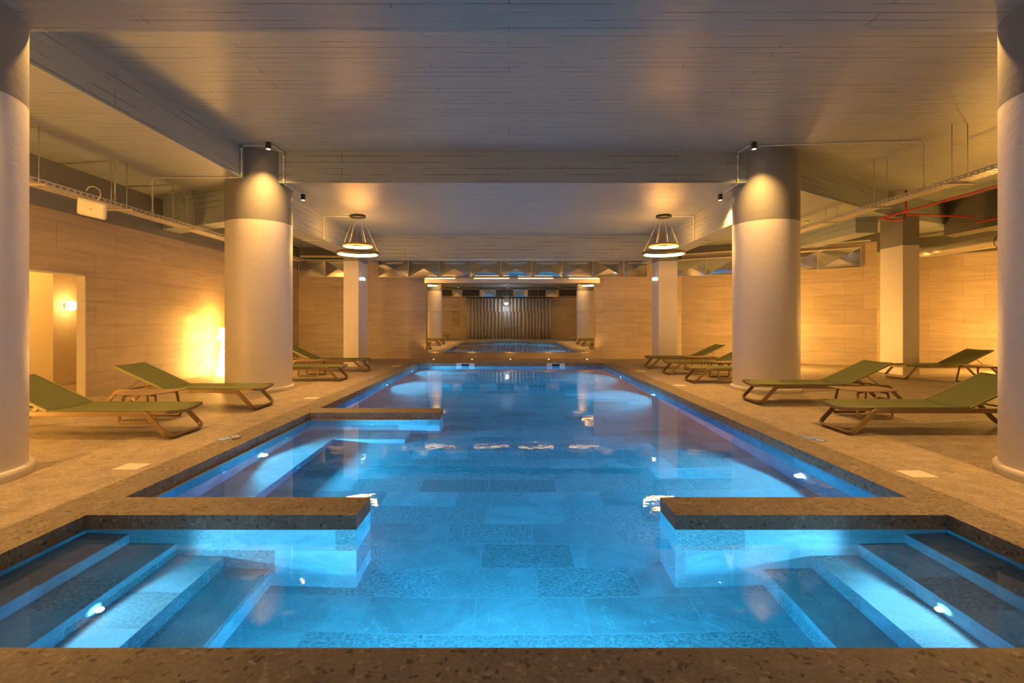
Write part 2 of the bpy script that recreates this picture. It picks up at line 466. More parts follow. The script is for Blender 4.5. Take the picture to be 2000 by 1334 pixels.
# -- ceiling
m = MB()
m.prism([(-12.5, REAR - .3), (19, REAR - .3), (19, 4.54), (-12.5, 4.54)], Z1, Z2 + .25, 'ceiling')
m.prism([(-12.5, 4.54), (-4.77, 4.54), (-4.77, 9.5), (-12.5, 9.5)], Z1, Z2 + .25, 'ceiling')
m.prism([(-12.5, 9.5), (5.1, 9.5), (5.45, 9.85), (9.1, 12.35), (11.6, 13.6), (11.6, 4.54), (19, 4.54), (19, 19), (-12.5, 19)], Z1, Z2 + .25, 'ceiling')
m.box(-5, 12, 4.4, 13.8, Z2, Z2 + .25, 'ceiling')
struct(m.build('ceiling'))
# beams
def wbeam(name, poly, z0, z1, mat='grey_paint'):
    mm = MB(); mm.prism(poly, z0, z1, mat); return struct(mm.build(name))
wbeam('ceiling_beam', [(-4.52, 10.2), (-5.04, 10.2), (-5.04, 17.4), (-4.52, 17.4)], 3.29, Z1, 'ceiling')
wbeam('ceiling_beam', [(4.50, 10.2), (4.95, 10.2), (4.95, 17.4), (4.50, 17.4)], 3.26, Z1, 'ceiling')
wbeam('ceiling_beam', [(-4.52, 15.3), (4.50, 15.3), (4.50, 15.8), (-4.52, 15.8)], 3.18, Z1, 'ceiling')
wbeam('ceiling_beam', [(-5.0, 9.75), (-5.15, 10.25), (XW, 11.35), (XW, 10.8)], 3.25, Z1, 'ceiling')
wbeam('ceiling_beam', [(8.6, 12.7), (9.15, 12.7), (9.15, 15.2), (8.6, 15.4)], 3.5, Z1, 'ceiling')
wbeam('ceiling_beam', [(11.57, 3.0), (12.1, 3.0), (12.1, 13.9), (11.57, 13.62)], 3.58, Z2 - .002, 'dark_paint')
# -- walls
def wall(name, x0, y0, x1, y1, zs, thick=0.2, holes=None):
    """vertical wall from p0 to p1, front face on the line, room on the left hand side; zs = [(z0,z1,mat)]"""
    d = Vector((x1 - x0, y1 - y0, 0)).normalized(); nrm = Vector((d.y, -d.x, 0)) * thick
    mm = MB()
    for z0, z1, mat in zs:
        vs = []
        for z in (z0, z1):
            for q in (Vector((x0, y0, z)), Vector((x1, y1, z)), Vector((x1, y1, z)) + nrm, Vector((x0, y0, z)) + nrm): vs.append(q)
        mm.add(vs, [(3, 2, 1, 0), (4, 5, 6, 7), (0, 1, 5, 4), (1, 2, 6, 5), (2, 3, 7, 6), (3, 0, 4, 7)], mat)
    return struct(mm.build(name))
# back wall
wall('wall_back', 6.0, 17.8, XW - .2, 17.8, [(0, 3.45, 'wall_stone'), (3.45, Z1, 'dark_paint')])
wall('wall_back_right', 7.6, 16.95, 6.0, 17.8, [(0, 3.6, 'wall_stone'), (3.6, Z1, 'dark_paint')])
wall('wall_back_corner', 10.6, 14.75, 7.6, 16.95, [(0, 3.6, 'wall_stone'), (3.6, Z1, 'dark_paint')])
wall('wall_right_return', 12.6, 15.75, 10.6, 14.75, [(0, 3.3, 'wall_stone'), (3.3, Z2, 'dark_paint')])
wall('wall_right_far', 17.8, 10.0, 12.6, 15.75, [(0, 3.3, 'wall_stone'), (3.3, Z2, 'dark_paint')])
wall('wall_right', 17.8, REAR, 17.8, 10.0, [(0, 3.3, 'wall_stone'), (3.3, Z2, 'dark_paint')])
wall('wall_rear', XW - .2, REAR, 18.0, REAR, [(0, 3.1, 'wall_stone'), (3.1, Z1, 'dark_paint')])
# left wall with a doorway
DY0, DY1, DZ = 7.35, 8.83, 2.10
m = MB()
for (y0, y1, z0, z1) in ((REAR, DY0, 0, 3.09), (DY1, 17.8, 0, 3.09), (DY0, DY1, DZ, 3.09)):
    m.box(XW - .12, XW, y0, y1, z0, z1, 'wall_stone')
m.box(XW - .12, XW, REAR, 17.8, 3.09, Z1, 'grey_paint')
struct(m.build('wall_left'))
m = MB()   # plaster lining of the doorway
m.box(XW - .14, XW + .004, DY1 - .02, DY1, 0, DZ, 'hall_plaster'); m.box(XW - .14, XW + .004, DY0, DY0 + .02, 0, DZ, 'hall_plaster')
m.box(XW - .14, XW + .004, DY0, DY1, DZ - .02, DZ, 'hall_plaster')
struct(m.build('trim_2'))
# hallway beyond
m = MB()
m.box(-9.37, -9.17, 10.5, 13, 0, 2.7, 'hall_plaster'); m.box(-12.5, -9.17, 10.3, 10.5, 0, 2.7, 'hall_plaster')
m.box(-12.7, -12.5, 5, 10.5, 0, 2.7, 'hall_plaster'); m.box(-12.5, XW - .12, 4.8, 5, 0, 2.7, 'hall_plaster')
m.box(-9.37, XW - .12, 12.0, 12.2, 0, 2.7, 'hall_plaster'); m.box(-12.7, XW - .12, 4.8, 13, 2.7, 2.8, 'hall_plaster')
struct(m.build('wall_hallway'))
m = MB(); m.box(-9.17, -9.155, 10.3, 12.0, 0, 0.10, 'white_plastic')
struct(m.build('baseboard_hallway'))
# ================================================================== COLUMNS
def round_column(x, y, label, r=0.585, top=Z2):
    t = empty('round_column', (x, y, 0), label, 'column', 'four thick round columns')
    mm = MB()
    prof = [(r, 0.0), (r, 1.0), (r, 2.0), (r, 3.15)]
    mm.lathe(prof, 'white_plaster', 64, cap=False)
    mm.lathe([(r, 3.15), (r, top)], 'grey_paint', 64, cap=False)
    mm.build('shaft', t)
    m2 = MB(); m2.lathe([(r, 0.0), (r + .035, 0.0), (r + .035, 0.075), (r + .022, 0.085), (r, 0.085)], 'white_plaster', 64, cap=False); m2.build('skirting', t)
    return t
round_column(-4.66, 4.12, 'thick round column nearest the camera at the left edge')
round_column(4.74, 4.12, 'thick round column nearest the camera at the right edge')
round_column(-4.775, 9.8, 'thick round column further back on the left, beside the floor lamp')
round_column(4.91, 9.8, 'thick round column further back on the right, between the lounger groups')
def square_column(x0, x1, y0, y1, zp, label, top=Z1):
    t = empty('square_column', ((x0 + x1) / 2, (y0 + y1) / 2, 0), label, 'column', 'three slim square columns')
    hx, hy = (x1 - x0) / 2, (y1 - y0) / 2
    mm = MB(); mm.box(-hx, hx, -hy, hy, 0, zp, 'white_plaster'); mm.box(-hx, hx, -hy, hy, zp, top, 'grey_paint'); mm.build('shaft', t)
    m2 = MB()
    for a in ((-hx - .012, hx + .012, -hy - .012, -hy), (-hx - .012, hx + .012, hy, hy + .012), (-hx - .012, -hx, -hy, hy), (hx, hx + .012, -hy, hy)):
        m2.box(*a, 0, 0.07, 'white_plaster')
    m2.build('skirting', t)
square_column(-4.78, -4.35, 14.8, 15.76, 3.05, 'slim square column on the left behind the pendant rings')
square_column(4.33, 4.87, 14.8, 15.5, 3.05, 'slim square column on the right behind the pendant rings')
square_column(9.54, 9.94, 12.4, 13.16, 3.15, 'slim square column at far right under the red pipes')
# ================================================================== LOUNGERS
LW = 0.66
def make_lounger():
    t = empty('sun_lounger', (0, 0, 0), '', 'sun lounger')
    pr = rect(0.027, 0.0125)
    Zr = 0.290
    for yy in (0.0125, LW - 0.0125):
        mm = MB(); mm.sweep([(0.36, yy, Zr), (1.93, yy, Zr)], pr, 'bronze'); mm.build('side_rail', t)
    def loop(x_top0, x_top, x_foot, name):
        pts = [(x_top0, 0.0125, Zr), (x_top, 0.0125, Zr), (x_foot, 0.0125, 0.027), (x_foot, LW - .0125, 0.027), (x_top, LW - .0125, Zr), (x_top0, LW - .0125, Zr)]
        mm = MB(); mm.sweep(fillet(pts, 0.09, 6), pr, 'bronze', smooth=False); mm.build(name, t, loc=(0, 0, -0.013))
    loop(0.36, 0.27, 0.02, 'leg'); loop(1.93, 2.0, 2.26, 'leg')
    for o in t.children:
        if o.name.startswith('leg'): o.location = (0, 0, 0)
    # seat sling, sagging across
    nu, nv = 14, 10
    def grid(f, mat, th=0.010):
        vs = []
        for s_ in (0, 1):
            for i in range(nu + 1):
                for j in range(nv + 1):
                    p = Vector(f(i / nu, j / nv)); p.z -= th * s_; vs.append(p)
        fs = []; K = (nu + 1) * (nv + 1)
        for i in range(nu):
            for j in range(nv):
                a = i * (nv + 1) + j; q = (a, a + nv + 1, a + nv + 2, a + 1)
                fs.append(q); fs.append(tuple(K + x for x in q[::-1]))
        for i in range(nu):
            for j in (0, nv):
                a = i * (nv + 1) + j; b = a + nv + 1; fs.append((a, b, b + K, a + K) if j else (b, a, a + K, b + K))
        for j in range(nv):
            for i in (0, nu):
                a = i * (nv + 1) + j; b = a + 1; fs.append((b, a, a + K, b + K) if i else (a, b, b + K, a + K))
        mm = MB(); mm.add(vs, fs, mat, True); return mm
    Zs = 0.328
    def sag(v): return -0.030 * math.sin(PI * v)
    grid(lambda u, v: (0.03 + 1.32 * u, 0.012 + (LW - .024) * v, Zs + sag(v) * (1 - 0.4 * u) - 0.012 * max(0, 0.12 - u) / 0.12), 'sling').build('seat', t)
    bx, bz = 0.72, 0.335
    grid(lambda u, v: (1.345 + bx * u, 0.012 + (LW - .024) * v, Zs + bz * u + sag(v) * (0.6 - 0.3 * u)), 'sling').build('backrest', t)
    mm = MB()   # backrest frame
    for yy in (0.014, LW - 0.014):
        mm.sweep([(1.345, yy, Zs - 0.012), (1.345 + bx, yy, Zs + bz - 0.012)], rect(0.014, 0.010, 0.003), 'sling_edge')
    mm.tube([(1.345 + bx, 0.02, Zs + bz - .010), (1.345 + bx, LW / 2, Zs + bz - .020), (1.345 + bx, LW - .02, Zs + bz - .010)], 0.011, 'bronze')
    mm.build('back_frame', t)
    mm = MB()   # front rail bow
    pts = [(0.27, 0.03, 0.305), (0.05, 0.02, 0.312)] + [(0.03, 0.02 + (LW - .04) * k / 10, 0.312 + sag(k / 10) * 1.15) for k in range(11)] + [(0.05, LW - .02, 0.312), (0.27, LW - .03, 0.305)]
    mm.sweep(pts, rect(0.020, 0.008, 0.003), 'bronze'); mm.build('front_bow', t)
    for yy in (0.06, LW - .06):
        mm = MB(); mm.tube([(1.68, yy, 0.46), (1.90, yy, 0.305)], 0.008, 'bronze'); mm.tube([(1.90, yy, 0.305), (1.52, yy, 0.30)], 0.006, 'bronze'); mm.build('strut', t)
    for xx in (1.90, 1.34):
        mm = MB(); mm.tube([(xx, 0.02, 0.30), (xx, LW - .02, 0.30)], 0.010, 'bronze'); mm.build('cross_bar', t)
    return t
G1 = 'green sun loungers on the pool deck'
# x of the front foot, y of the near side; right hand loungers point to +x, left hand ones are turned round
LR = [(3.87, 5.78, 0, 'green lounger nearest the camera on the right, half behind the near column'),
      (3.88, 7.92, 0, 'green lounger on the right in front of the far round column, second from the camera'),
      (3.87, 10.68, 0, 'green lounger on the right just behind the far round column, foot end showing'),
      (3.88, 12.35, 0, 'green lounger on the right behind the column, middle one of three'),
      (3.85, 14.0, 0, 'green lounger furthest back on the right, beside the slim square column'),
      (8.80, 11.35, 3, 'green lounger far right under the red pipes beside the square column')]
LL = [(-3.70, 5.58, 0, 'green lounger nearest the camera on the left, by the doorway'),
      (-3.69, 7.43, 0, 'green lounger on the left in front of the far round column'),
      (-3.66, 11.05, 0, 'green lounger on the left behind the round column, foot end showing'),
      (-3.69, 13.08, 0, 'green lounger furthest back on the left by the slim square column'),
      (-4.3, -1.9, 0, 'green lounger by the curtain wall, seen only in the mirror')]
proto = make_lounger()
first = True
for (x, y, a, lab) in LR:
    if first: proto.location = (x, y, 0); proto['label'] = lab; proto['group'] = G1; first = False
    else: dup(proto, (x, y, 0), math.radians(a), lab, G1)
for (x, y, a, lab) in LL:
    dup(proto, (x, y + LW, 0), PI + math.radians(a), lab, G1)
# side tables
def make_table():
    t = empty('side_table', (0, 0, 0), '', 'side table')
    W_, D_ = 0.68, 0.56
    mm = MB(); n = 12; vs = []
    for s_ in (0, 1):
        for i in range(n + 1):
            for j in range(5):
                u = i / n - .5; v = j / 4 - .5
                wv = D_ * (1 - 0.25 * (2 * abs(u)) ** 3)
                vs.append((u * W_, v * wv, 0.372 + 0.06 * u * u * (1 if True else 0) - s_ * 0.012))
    K = (n + 1) * 5; fs = []
    for i in range(n):
        for j in range(4):
            a = i * 5 + j; q = (a, a + 5, a + 6, a + 1); fs += [q, tuple(K + x for x in q[::-1])]
    for i in range(n):
        fs += [(i * 5 + 5, i * 5, i * 5 + K, i * 5 + 5 + K), (i * 5 + 4, i * 5 + 9, i * 5 + 9 + K, i * 5 + 4 + K)]
    for j in range(4):
        fs += [(j, j + 1, j + 1 + K, j + K), (n * 5 + j + 1, n * 5 + j, n * 5 + j + K, n * 5 + j + 1 + K)]
    mm.add(vs, fs, 'table_top', True); mm.build('table_top', t)
    for yy in (-0.26, 0.26):
        pts = [(-0.20, yy * .8, 0.352), (-0.235, yy, 0.012), (0.235, yy, 0.012), (0.20, yy * .8, 0.352)]
        pts = [(-0.12, yy * .75, 0.357)] + pts + [(0.12, yy * .75, 0.357)]
        q = MB(); q.sweep(fillet(pts, 0.06, 5), rect(0.016, 0.010, 0.003), 'bronze', up=(0, 0, 1)); q.build('leg', t)
    return t
G2 = 'small bronze side tables between the loungers'
tb = make_table(); tb.location = (4.86, 7.05, 0); tb['label'] = 'brown side table between the two nearest right loungers'; tb['group'] = G2
for (x, y, lab) in ((-4.73, 6.77, 'brown side table between the two nearest left loungers'),
                    (-4.73, 12.3, 'brown side table between the two far left loungers'),
                    (4.95, 11.78, 'brown side table between the first two far right loungers, mostly behind the column'),
                    (4.95, 13.5, 'brown side table between the last two loungers on the right'),
                    (9.85, 10.75, 'brown side table in front of the lounger under the red pipes')):
    dup(tb, (x, y, 0), 0, lab, G2)
# ================================================================== SPOTS
def make_spot():
    t = empty('ceiling_spotlight', (0, 0, 0), '', 'spotlight')
    mm = MB(); mm.lathe([(0.044, 0.0), (0.044, -0.115), (0.040, -0.12), (0.036, -0.115), (0.036, -0.095)], 'black_metal', 24, cap=False)
    mm.lathe([(0.001, 0.0), (0.044, 0.0)], 'black_metal', 24, cap=False); mm.build('housing', t)
    m2 = MB(); m2.lathe([(0.001, -0.122), (0.022, -0.120), (0.036, -0.112)], 'spot_glow', 24, cap=False); m2.build('lens', t)
    lamp('SPOT', 'spot_lamp', t, (0, 0, -0.14), E_SPOT, SPOTC, 0.03, (0, 0, 0), 2.0, 1.0)
    return t
G3 = 'black cylinder spotlights beside the round columns'
sp = make_spot(); sp.location = (-4.22, 8.98, Z2); sp['group'] = G3; sp['label'] = 'small black spotlight shining down the front of the far left round column'
for (x, y, z, lab) in ((4.30, 8.98, Z2, 'small black spotlight shining down the front of the far right round column'),
                       (-4.16, 10.35, Z1, 'small black spotlight just behind the far left round column'),
                       (4.27, 10.35, Z1, 'small black spotlight just behind the far right round column'),
                       (-4.10, 4.85, Z2, 'small black spotlight hidden above the near left round column'),
                       (4.18, 4.85, Z2, 'small black spotlight hidden above the near right round column'),
                       (-4.0, 3.3, Z1, 'small black spotlight on the camera side of the near left column'),
                       (4.1, 3.3, Z1, 'small black spotlight on the camera side of the near right column'),
                       (-3.6, -1.2, Z1, 'small black spotlight added unseen to brighten the left of the curtain, behind the camera'),
                       (3.6, -1.3, Z1, 'small black spotlight added unseen to brighten the right of the curtain, behind the camera'),
                       (0.0, -1.5, Z1, 'small black spotlight added unseen to brighten the middle of the curtain, behind the camera')):
    o = dup(sp, (x, y, z), 0, lab, G3)
    if y < 0:  # unseen spots behind the camera, added to brighten the mirrored curtain wall
        for ch in o.children:
            if ch.type == 'LIGHT': ch.data = ch.data.copy(); ch.data.energy = 35
# ================================================================== PENDANTS
def make_pendant():
    t = empty('ring_pendant', (0, 0, 0), '', 'pendant lamp')
    mm = MB(); mm.lathe([(0.001, 0.0), (0.185, 0.0), (0.185, -0.045), (0.175, -0.055), (0.001, -0.055)], 'black_metal', 40, cap=False); mm.build('canopy', t)
    for (r, z, nm) in ((0.335, -0.735, 'ring'), (0.485, -0.92, 'ring')):
        q = MB()
        def rp(rr, zz): return [(rr * math.cos(2 * PI * i / 64), rr * math.sin(2 * PI * i / 64), zz) for i in range(64)]
        q.lathe([(r - .016, z + .034), (r + .018, z + .034), (r + .018, z - .030), (r - .016, z - .030)], 'bronze', 64, cap=False)
        ro = q.build(nm, t)
        g = MB(); g.lathe([(r - .016, z - .030), (r - .018, z - .022), (r - .018, z + .026), (r - .016, z + .034)], 'ring_glow', 64, cap=False)
        g.build('light_strip', ro)
        for k in range(3):
            a = 2 * PI * k / 3 + (0.3 if r > .4 else 1.2)
            wv = MB(); wv.tube([(0.10 * math.cos(a), 0.10 * math.sin(a), -0.05), (r * math.cos(a), r * math.sin(a), z + .03)], 0.0022, 'wire', 5); wv.build('cable', t)
    return t
pd = make_pendant(); pd.location = (-3.66, 12.4, Z1); pd['label'] = 'left pendant lamp with two glowing rings hung one under the other'; pd['group'] = 'double ring pendant lamps'
dup(pd, (3.75, 12.4, Z1), 0.7, 'right pendant lamp with two glowing rings hung one under the other', 'double ring pendant lamps')
# ================================================================== FLOOR LAMPS
def make_floor_lamp():
    t = empty('floor_lamp', (0, 0, 0), '', 'floor lamp')
    mm = MB(); mm.lathe([(0.001, 0.0), (0.20, 0.0), (0.205, 0.02), (0.075, 0.88), (0.001, 0.88)], 'lamp_glow', 40, cap=False); mm.build('base', t)
    m2 = MB(); m2.lathe([(0.19, 0.84), (0.125, 1.15), (0.001, 1.15)], 'lamp_glow', 40, cap=False); m2.build('lamp_shade', t)
    return t
G4 = 'tall glowing cone floor lamps along the walls'
fl = make_floor_lamp(); fl.location = (-6.92, 12.5, 0); fl['group'] = G4; fl['label'] = 'glowing white cone floor lamp half hidden behind the far left column'
lamp('POINT', 'bulb', fl, (0, 0, 1.32), 32, WARM, 0.12)
fl2 = dup(fl, (-6.8, 4.4, 0), 0, 'glowing floor lamp by the left wall beyond the picture edge', G4)
for ch in fl2.children:
    if ch.type == 'LIGHT': ch.data = ch.data.copy(); ch.data.energy = E_FLOOR
dup(fl2, (7.30, 14.3, 0), 0, 'glowing floor lamp hidden behind the far right round column', G4)
dup(fl2, (12.5, 12.7, 0), 0, 'glowing floor lamp hidden behind the near right round column', G4)
dup(fl2, (14.0, 6.0, 0), 0, 'glowing floor lamp out of sight at the far right of the deck', G4)
# hallway globe
t = empty('wall_lamp', (-9.17, 10.58, 1.63), 'glowing round wall lamp in the hallway behind the doorway', 'wall lamp')
m = MB(); m.lathe([(0.001, -.1)] + [(0.1 * math.cos(a), 0.1 * math.sin(a)) for a in [(-80 + 16 * k) * PI / 180 for k in range(11)]] + [(0.001, .1)], 'globe_glow', 32, c=(0.14, 0, 0), cap=False); m.build('globe', t)
m = MB(); m.lathe([(0.001, 0), (0.05, 0.0), (0.05, 0.02), (0.02, 0.05)], 'trim_tan', 24, axis='x', cap=False); m.build('bracket', t)
lamp('POINT', 'lamp', t, (0.3, 0, 0.0), 10, WARM, 0.1)
t = empty('ceiling_lamp', (-10.3, 8.6, 2.7), 'round ceiling lamp in the hallway, out of sight beyond the doorway', 'ceiling lamp')
m = MB(); m.lathe([(0.14, 0), (0.15, -.04), (0.12, -.08), (0.001, -.10)], 'globe_glow', 32, cap=False); m.build('globe', t)
lamp('POINT', 'lamp', t, (0, 0, -.25), 110, WARM, 0.1)
# ================================================================== POOL LIGHTS
def make_pool_light(ang):
    t = empty('pool_light', (0, 0, 0), '', 'pool light')
    mm = MB(); mm.lathe([(0.085, -0.004), (0.085, 0.012), (0.06, 0.016), (0.06, 0.006)], 'white_plastic', 32, axis='x', cap=False); mm.build('rim', t)
    m2 = MB(); m2.lathe([(0.06, 0.010), (0.03, 0.016), (0.001, 0.017)], 'pool_glow', 32, axis='x', cap=False); m2.build('lens', t)
    lamp('SPOT', 'light', t, (0.05, 0, 0), E_POOL, POOLW, 0.04, (0, -PI / 2 - ang, 0), 2.75, 0.5)
    return t
G5 = 'round underwater lights on the pool side walls'
pl = make_pool_light(0.0); pl.location = (XL, 5.83, -0.58); pl['group'] = G5
pl['label'] = 'shining underwater light on the left wall above the spa bench'
for (x, y, z, rz, lab) in ((XL, 11.87, -.62, 0, 'shining underwater light on the left wall behind the far low pool wall'),
                           (XL, 14.93, -.62, 0, 'shining underwater light furthest back on the left pool wall'),
                           (XR, 5.12, -.62, PI, 'shining underwater light nearest the camera on the right pool wall'),
                           (XR, 10.35, -.62, PI, 'middle shining underwater light on the right pool wall'),
                           (-0.40, YN, -.42, PI / 2, 'underwater light on the near pool wall below the camera, left one'),
                           (0.50, YN, -.42, PI / 2, 'underwater light on the near pool wall below the camera, right one'),
                           (XR, 13.47, -.62, PI, 'shining underwater light furthest back on the right pool wall')):
    o = dup(pl, (x, y, z), rz, lab, G5)
    if y == YN:
        for ch in o.children:
            if ch.type == 'LIGHT': ch.data = ch.data.copy(); ch.data.energy = E_NEAR
G6 = 'round lights set into the pool step risers'
def make_step_light():
    t = empty('step_light', (0, 0, 0), '', 'pool light')
    mm = MB(); mm.lathe([(0.055, -0.002), (0.055, 0.006), (0.045, 0.008)], 'white_plastic', 28, axis='x', cap=False); mm.build('rim', t)
    m2 = MB(); m2.lathe([(0.045, 0.008), (0.02, 0.011), (0.001, 0.011)], 'step_glow', 28, axis='x', cap=False); m2.build('lens', t)
    lamp('SPOT', 'light', t, (0.035, 0, 0), E_STEP, POOLW, 0.02, (0, -PI / 2, 0), 3.1, 0.25)
    return t
s1 = make_step_light(); s1.location = (-2.235, 2.75, -0.455); s1['group'] = G6; s1['label'] = 'round white light on the riser of the front left pool steps'
dup(s1, (2.346, 2.75, -0.455), PI, 'round white light on the riser of the front right pool steps', G6)
# jets
G7 = 'small round pool inlets in the spa alcove'
m = MB(); m.lathe([(0.034, -.002), (0.034, 0.005), (0.014, 0.007), (0.012, 0.001), (0.001, 0.001)], 'white_plastic', 20, axis='x', cap=False)
j0 = tag(m.build('water_jet'), 'small round white inlet on the left spa wall, nearer the camera', 'water jet', G7); j0.location = (XL, 5.10, -.47)
for (x, y, z, rz, lab) in ((XL, 6.54, -.50, 0, 'small round white inlet on the left spa wall, further from the camera'),
                           (-2.33, 5.65, -.86, 0, 'small round white inlet on the riser of the spa bench'),
                           (-1.95, 7.30, -.42, -PI / 2, 'small round white inlet on the front of the far low pool wall'),
                           (XL, 9.4, -.45, 0, 'small round inlet on the left wall behind the far low pool wall, further back'),
                           (XL, 8.6, -.45, 0, 'small round inlet on the left wall just behind the far low pool wall')):
    c = j0.copy(); COL.objects.link(c); c.location = (x, y, z); c.rotation_euler = (0, 0, rz); c['label'] = lab
# skimmers
for x, lab in ((-1.365, 'white skimmer opening on the far pool edge, left one'), (1.47, 'white skimmer opening on the far pool edge, right one')):
    t = empty('pool_skimmer', (x, YB, -0.08), lab, 'skimmer', 'skimmers on the far pool edge')
    m = MB(); m.box(-.285, .285, -.012, 0, .055, .075, 'white_plastic'); m.box(-.285, .285, -.012, 0, -.085, -.04, 'white_plastic')
    m.box(-.285, -.12, -.012, 0, -.04, .055, 'white_plastic'); m.box(.12, .285, -.012, 0, -.04, .055, 'white_plastic'); m.build('face_frame', t)
    m = MB(); m.box(-.12, .12, -.006, 0, -.04, .055, 'slot_dark'); m.build('slot', t)
# lids and markers in the deck
G8 = 'pale square lids set in the deck'
m = MB(); m.box(-.11, .11, -.10, .10, 0, 0.004, 'lid')
l0 = tag(m.build('skimmer_lid'), 'pale square lid in the deck at front left', 'deck lid', G8); l0.location = (-3.37, 4.58, 0)
for (x, y, lab) in ((3.47, 4.36, 'pale square lid in the deck at front right'),
                    (-3.34, 8.67, 'pale square lid in the left deck opposite the far low pool wall'),
                    (-3.27, 14.9, 'pale square lid in the left deck near the back wall'),
                    (3.47, 10.4, 'pale square lid in the right deck near the foot of the third lounger'),
                    (3.46, 13.4, 'pale square lid in the right deck near the last lounger')):
    c = l0.copy(); COL.objects.link(c); c.location = (x, y, 0); c['label'] = lab
def marker(x, y, rz, lab):
    t = empty('depth_marker', (x, y, 0), lab, 'floor sign', 'blue safety stickers on the pool deck', rz)
    m = MB(); m.box(-.135, .135, -.06, .06, 0, .002, 'marker_blue'); m.build('plate', t)
    m = MB()
    for k in range(3): m.box(-.115, .03 - .02 * (k % 2), .024 - .034 * k, .033 - .034 * k, .002, .003, 'marker_white')
    m.lathe([(0.042, .002), (0.042, .003), (0.028, .003), (0.028, .002)], 'marker_white', 24, c=(.085, 0, 0), cap=False)
    m.box(.055, .115, -.005, .005, .002, .003, 'marker_white'); m.build('lettering', t)
marker(-3.13, 5.72, 1.2, 'blue and white sticker on the left deck edge by the spa alcove')
marker(3.37, 5.68, -1.2, 'blue and white sticker on the right deck edge near the first lounger')
marker(-3.2, 11.8, 1.2, 'blue and white sticker on the left deck edge near the far loungers')
marker(3.32, 11.9, -1.2, 'blue and white sticker on the right deck edge near the far loungers')
m = MB(); m.box(-.05, .05, -.018, .018, 0, .02, 'trim_tan')
o = tag(m.build('wood_block'), 'small brown block beside the left floor sticker', 'block'); o.location = (-3.02, 5.66, 0); o.rotation_euler = (0, 0, .9)
# ================================================================== MIRROR, SOFFIT, PANELS
MX0, MX1, MZ0, MZ1, MY = -2.82, 2.94, 0.235, 2.60, 17.75
t = empty('wall_mirror', (0.06, MY, MZ0), 'large wall mirror at the far end of the pool reflecting curtain and columns', 'mirror')
xs = [MX0, -0.90, 1.01, MX1]; zs = [MZ0, 1.635, MZ1]
for i in range(3):
    for j in range(2):
        m = MB(); a = 0.006; th = random.uniform(-.0012, .0012)
        x0, x1, z0, z1 = xs[i] + a, xs[i + 1] - a, zs[j] + a, zs[j + 1] - a
        m.add([(x0 - .06, -.012 + th, z0 - MZ0), (x1 - .06, -.012 - th, z0 - MZ0), (x1 - .06, -.012 - th, z1 - MZ0), (x0 - .06, -.012 + th, z1 - MZ0)] +
              [(x0 - .06, 0, z0 - MZ0), (x1 - .06, 0, z0 - MZ0), (x1 - .06, 0, z1 - MZ0), (x0 - .06, 0, z1 - MZ0)],
              [(0, 1, 2, 3), (7, 6, 5, 4), (0, 4, 5, 1), (1, 5, 6, 2), (2, 6, 7, 3), (3, 7, 4, 0)], 'mirror')
        m.build('mirror_pane', t)
m = MB(); m.box(MX0 - .07, MX1 - .05, 0.0, 0.045, -.005, MZ1 - MZ0 + .005, 'trim_tan'); m.build('backing', t)
t = empty('polished_soffit', (0.06, 17.55, 2.62), 'polished metal shelf above the wall mirror with glowing light bars', 'light shelf')
m = MB(); m.add([(-2.95, -.05, .0), (3.05, -.05, .0), (3.05, .20, 0.0), (-2.95, .20, 0.0), (-2.95, -.05, .17), (3.05, -.05, .17), (3.05, .20, .17), (-2.95, .20, .17)],
      [(3, 2, 1, 0), (4, 5, 6, 7), (0, 1, 5, 4), (1, 2, 6, 5), (2, 3, 7, 6), (3, 0, 4, 7)], 'soft_chrome'); m.build('shelf', t)
for (a, b) in ((-2.9, -1.9), (-1.25, -.05), (.25, 1.45), (2.0, 3.0)):
    m = MB(); m.box(a, b, -.07, -.048, .15, .165, 'led_glow'); m.build('light_bar', t)
def panel_mesh(w_, h_, d_=0.05, n=10, sd=0):
    """faceted cushion: a pyramid with slightly bulging facets"""
    rnd = random.Random(sd); k1, k2, k3 = rnd.uniform(-.4, .4), rnd.uniform(-.4, .4), rnd.uniform(2, 4)
    vs = []; fs = []
    for i in range(n + 1):
        for j in range(n + 1):
            u = 2 * i / n - 1; v = 2 * j / n - 1
            r = max(abs(u), abs(v)); z = d_ * (1 - r) + 0.08 * d_ * math.sin(PI * (1 - r)) * (1 + k1 * math.sin(k3 * u) + k2 * math.cos(k3 * v)) * 2.0
            vs.append((u * w_ / 2, -z, v * h_ / 2))
    for i in range(n):
        for j in range(n):
            a = i * (n + 1) + j
            u = 2 * (i + .5) / n - 1; v = 2 * (j + .5) / n - 1
            b, c, d = a + n + 1, a + n + 2, a + 1
            if u * v > 0: fs += [(a, b, c), (a, c, d)]
            else: fs += [(a, b, d), (b, c, d)]
    return vs, fs
PH, PZ = 0.57, 2.84
G9 = 'bands of faceted polished metal on the back wall'
